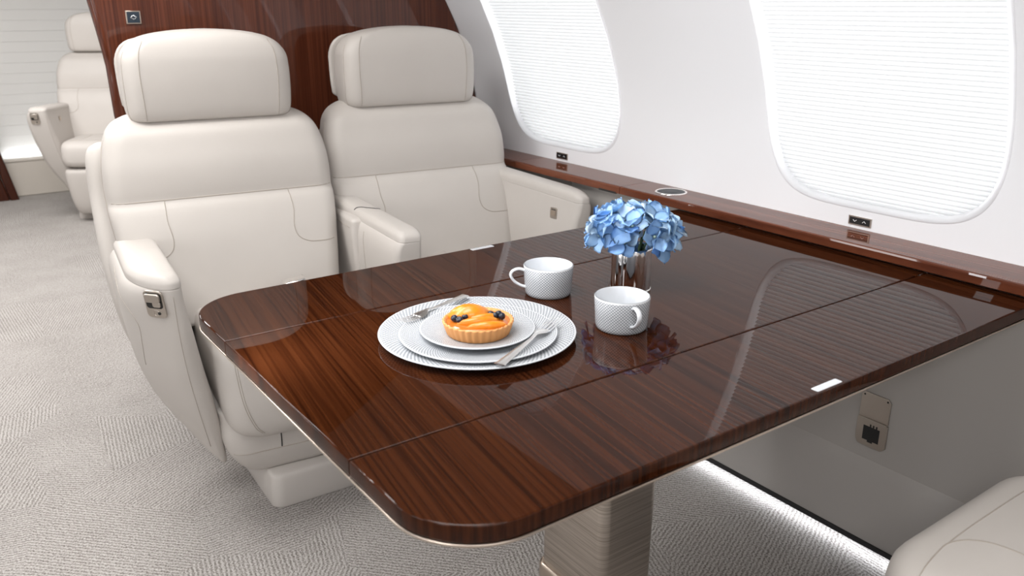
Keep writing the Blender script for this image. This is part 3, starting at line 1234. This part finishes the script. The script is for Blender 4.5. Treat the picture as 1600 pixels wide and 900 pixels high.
def fork(p0, p1, label):
    """p0: end of the handle, p1: tip of the tines (both with their heights)"""
    p0, p1 = Vector(p0), Vector(p1)
    d = p1 - p0
    Lf = d.length
    o = empty('dessert_fork', p0, math.atan2(d.y, d.x))
    o.rotation_euler.y = -math.asin(d.z / Lf)
    tag(o, label, 'fork', 'silver dessert forks')

    def prof_z(t):
        return .004 * math.sin(PI * t) * (1 if t > .55 else .35) + (.006 * ((t - .62) / .38) * (1 - (t - .62) / .38) * 4 * -.5 if t > .62 else 0)
    stations = [(0, .0085), (.006, .0088), (.03, .0078), (.25, .0060), (.42, .0042), (.52, .0030), (.60, .0032), (.64, .006), (.68, .0098), (.73, .0112), (.76, .0114)]
    bm = bmesh.new()
    rings = []
    for t, h in stations:
        x, z = t * Lf, prof_z(t)
        th = .0013 if t > .3 else .0011
        rings.append([(x, -h, z), (x, -h * .6, z + th), (x, h * .6, z + th), (x, h, z), (x, h * .6, z - th * .7), (x, -h * .6, z - th * .7)])
    loft_rings(bm, rings)
    link_mesh('handle', bm, M['steel'], o, sharp=35)
    for k2 in range(4):
        cy = (-1.5 + k2) * .0058
        bm = bmesh.new()
        rings = []
        for t, h in ((.752, .0021), (.80, .0018), (.88, .0016), (.96, .0012), (1.0, .0006)):
            x, z = t * Lf, prof_z(t) + (.018 * max(0, t - .75) ** 1.0 * .8)
            rings.append([(x, cy - h, z), (x, cy, z + .0010), (x, cy + h, z), (x, cy, z - .0008)])
        loft_rings(bm, rings)
        link_mesh('tine', bm, M['steel'], o, sharp=35)
    return o


fork((.600, .862, TZ + .0185), (.769, .950, TZ + .0185), 'silver fork resting on the plates right of the tart, tines pointing at the cups')
fork((.718, 1.130, TZ + .0185), (.566, 1.078, TZ + .0185), 'silver fork lying behind the tart, tines pointing left')

# vase and hydrangea
VX, VY = 1.005, 1.035
vase = empty('flower_vase', (VX, VY, TZ))
tag(vase, 'polished metal cylinder vase holding the blue hydrangea', 'vase')
bm = bmesh.new()
rings = []
NV = 96
for r, z in [(.030, 0), (.0345, .001), (.035, .004), (.035, .076), (.0346, .0785), (.0335, .079), (.0328, .077), (.0328, .012), (.001, .01)]:
    rings.append([((r + (.0006 * math.cos(12 * 2 * PI * i / NV) if z > .003 and r > .033 else 0)) * math.cos(2 * PI * i / NV),
                   (r + (.0006 * math.cos(12 * 2 * PI * i / NV) if z > .003 and r > .033 else 0)) * math.sin(2 * PI * i / NV), z) for i in range(NV)])
loft_rings(bm, rings)
link_mesh('body', bm, M['chrome'], vase)
link_mesh('foot_ring', lathe_bm([(.0355, 0), (.0362, .001), (.0362, .0045), (.0353, .005)], 64), M['steel'], vase)

flowers = empty('hydrangea', (VX, VY, TZ + .072))
tag(flowers, 'bunch of pale blue hydrangea blossoms in the metal vase', 'flowers')


def petal_mesh(seed):
    rnd = random.Random(seed)
    bm = bmesh.new()
    nu, nv = 7, 7
    Lp, Wp = .0290 * rnd.uniform(.93, 1.08), .0300 * rnd.uniform(.92, 1.06)
    cup_ = rnd.uniform(.12, .34)
    ph = rnd.uniform(0, 6)
    g = []
    for i in range(nu):
        u = i / (nu - 1)
        row = []
        wd = Wp * .5 * (math.sin(PI * min(1, .10 + u * .84)) ** .62)
        for j in range(nv):
            v = -1 + 2 * j / (nv - 1)
            x = .002 + Lp * (u - .14 * u * abs(v) ** 2.2) + (.0009 * math.cos(v * 5 + ph) if u > .8 else 0)
            y = wd * v
            z = Lp * (cup_ * u * u * .9 + .24 * abs(v) ** 2 * u * (1 - .4 * u)) + .0010 * math.sin(v * 6 + ph + u * 3) * u
            row.append(bm.verts.new((x, y, z)))
        g.append(row)
    for i in range(nu - 1):
        for j in range(nv - 1):
            bm.faces.new((g[i][j], g[i][j + 1], g[i + 1][j + 1], g[i + 1][j]))
    geom = bmesh.ops.solidify(bm, geom=list(bm.faces), thickness=.00045)
    return bm


petals = []
for sd in range(5):
    o = link_mesh('petal', petal_mesh(sd), M['petal'])
    petals.append(o.data)
    bpy.data.objects.remove(o)
bead = link_mesh('floret_centre', lathe_bm([(0, -.002), (.0022, -.0008), (.0026, .0008), (.0018, .0026), (0, .0034)], 10), M['bead'])
bead_me = bead.data
bpy.data.objects.remove(bead)
rnd = random.Random(21)
dirs = []
NF = 30
for i in range(NF):
    zc = 1 - (i + .5) / NF * 1.28
    a = i * 2.39996 + .4
    rr = math.sqrt(max(0, 1 - zc * zc))
    dirs.append(Vector((rr * math.cos(a), rr * math.sin(a), zc)))
for d in dirs:
    d = (d + Vector((rnd.uniform(-.13, .13), rnd.uniform(-.13, .13), rnd.uniform(-.1, .1)))).normalized()
    # the head is wide across the view and flattened on top
    lat = VR * d.dot(VR) * .071 + VD * d.dot(VD) * .054
    pos = Vector((lat.x, lat.y, d.z * .042 + .030))
    nrm = (d + Vector((0, 0, .25))).normalized()
    q = nrm.to_track_quat('Z', 'Y')
    f = link_mesh('floret', lathe_bm([(0, -.030), (.0009, -.03), (.0010, -.002), (0, 0)], 6), M['green'], flowers)
    f.location = pos
    f.rotation_mode = 'QUATERNION'
    f.rotation_quaternion = q
    f.rotation_quaternion.rotate(Matrix.Rotation(rnd.uniform(-.3, .3), 3, 'X'))
    b = bpy.data.objects.new('floret_centre', bead_me)
    COL.objects.link(b)
    b.parent = f
    a0 = rnd.uniform(0, 2 * PI)
    for k2 in range(4):
        p = bpy.data.objects.new('petal', petals[rnd.randrange(5)])
        COL.objects.link(p)
        p.parent = f
        p.rotation_euler = (rnd.uniform(-.18, .18), rnd.uniform(-.30, .05), a0 + k2 * PI / 2 + rnd.uniform(-.15, .15))
        s = rnd.uniform(.92, 1.12)
        p.scale = (s, s, s)
for i in range(7):
    a = i * .9
    link_mesh('stem', tube_bm([(.014 * math.cos(a), .014 * math.sin(a), -.058), (.012 * math.cos(a), .012 * math.sin(a), -.02), (.03 * math.cos(a), .03 * math.sin(a), .03)], .0018, 6), M['green'], flowers)

# ------------------------------------------------------------------ fittings
spk = empty('ledge_speaker', (1.577, 1.492, LED_T))
tag(spk, 'round black speaker with chrome ring set in the wooden ledge', 'speaker')
link_mesh('ring', lathe_bm([(.0355, .0), (.0365, .0022), (.0385, .0026), (.0405, .0015), (.041, 0)], 48), M['steel'], spk)
link_mesh('grille', lathe_bm([(0, .0012), (.018, .0014), (.0195, .0006), (.021, .0013), (.0355, .0010), (.036, 0)], 48), M['grille'], spk)


def wall_switch(y, s, label):
    x, z = arc(s)
    o = empty('shade_switch', (x - .0002, y, z))
    o.rotation_euler = (0, -s / CR, 0)
    tag(o, label, 'switch', 'window shade switches')
    # local: x = outward into the wall, y along the cabin, z up
    def pl(name, y0, y1, z0, z1, t0, t1, m_, par):
        return link_mesh(name, box_bm(-t1, -t0, y0, y1, z0, z1), m_, par, smooth=False)
    pl('frame', -.0265, .0265, -.0095, .0095, -.002, .0025, M['nickel'], o)
    f = pl('key_panel', -.0235, .0235, -.0070, .0070, .0025, .0031, M['black'], o)
    for cy, up in ((.011, False), (-.011, True)):
        s_ = 1 if up else -1
        bm = tube_bm([(-.0034, cy + .004, -.0018 * s_), (-.0034, cy, .0018 * s_), (-.0034, cy - .004, -.0018 * s_)], .0008, 5)
        link_mesh('chevron', bm, M['white_mark'], f)
    return o


wall_switch(2.0, .012, 'small black switch with white chevrons below the far window')
wall_switch(.990, .012, 'small black switch with white chevrons below the near window')

bs = empty('bulkhead_switch', (.548, BY - .0003, 1.108))
tag(bs, 'square dark switch with white diamond icon on the glossy bulkhead', 'switch')
link_mesh('frame', box_bm(-.0185, .0185, -.004, .0005, -.0165, .0165, .001), M['champagne'], bs)
f = link_mesh('key_panel', box_bm(-.0155, .0155, -.0050, -.0035, -.0138, .0138, .0005), M['navy'], bs)
for sg in (-1, 1):
    pts = [(sg * -.0006, -.0053, sg * .0054), (sg * .0070, -.0053, 0), (sg * .0024, -.0053, sg * -.0040)]
    link_mesh('icon_stroke', tube_bm(pts, .0015, 6), M['white_mark'], f)

ou = empty('power_outlet', (1.5522, .850, .31))
tag(ou, 'metal power outlet with raised flap on the grey panel under the table', 'outlet')
tilt_ = 0


def yz_slab(outline, t0, t1, bev=.0006):
    bm = slab_bm(outline, t0, t1, bev, 2)
    for v in bm.verts:
        v.co = Vector((-v.co.z, -v.co.x, v.co.y))     # face the cabin (-x); outline x runs towards the front
    return bm


pl0 = link_mesh('outlet_plate', yz_slab([(-.034, -.050), (-.026, -.060), (.026, -.060), (.034, -.052), (.034, 0), (-.034, 0)], 0, .006), M['nickel'], ou, sharp=40)
link_mesh('socket', yz_slab([(-.018, -.046), (-.006, -.046), (-.006, -.050), (.006, -.050), (.006, -.046), (.019, -.046), (.019, -.014), (.013, -.014), (.013, -.008), (.010, -.008), (.010, -.014), (.006, -.014), (.006, -.008), (.003, -.008),
                                      (.003, -.014), (-.001, -.014), (-.001, -.008), (-.004, -.008), (-.004, -.014), (-.018, -.014)], .006, .0066, .0001), M['black'], pl0, sharp=40)
fl = link_mesh('flap', yz_slab([(-.033, .002), (.033, .002), (.033, .052), (.026, .060), (-.026, .060), (-.033, .054)], .001, .004), M['nickel'], ou, sharp=40)
for sy in (-.026, .026):
    link_mesh('screw', yz_slab([(sy + .0022 * math.cos(a), .054 + .0022 * math.sin(a)) for a in np.linspace(0, 2 * PI, 11)[:-1]], .0039, .0046, .0001), M['black'], fl, sharp=40)
link_mesh('hinge', yz_slab(rrect(-.032, .032, -.0015, .0035, .001, 3), .002, .0075), M['nickel'], ou, sharp=40)

buckle((.708, 1.958, .468), R(-8), 'seat belt buckle on the cushion of the aisle seat')
buckle((1.115, 1.935, .467), R(-8), 'seat belt buckle on the cushion of the seat by the wall')
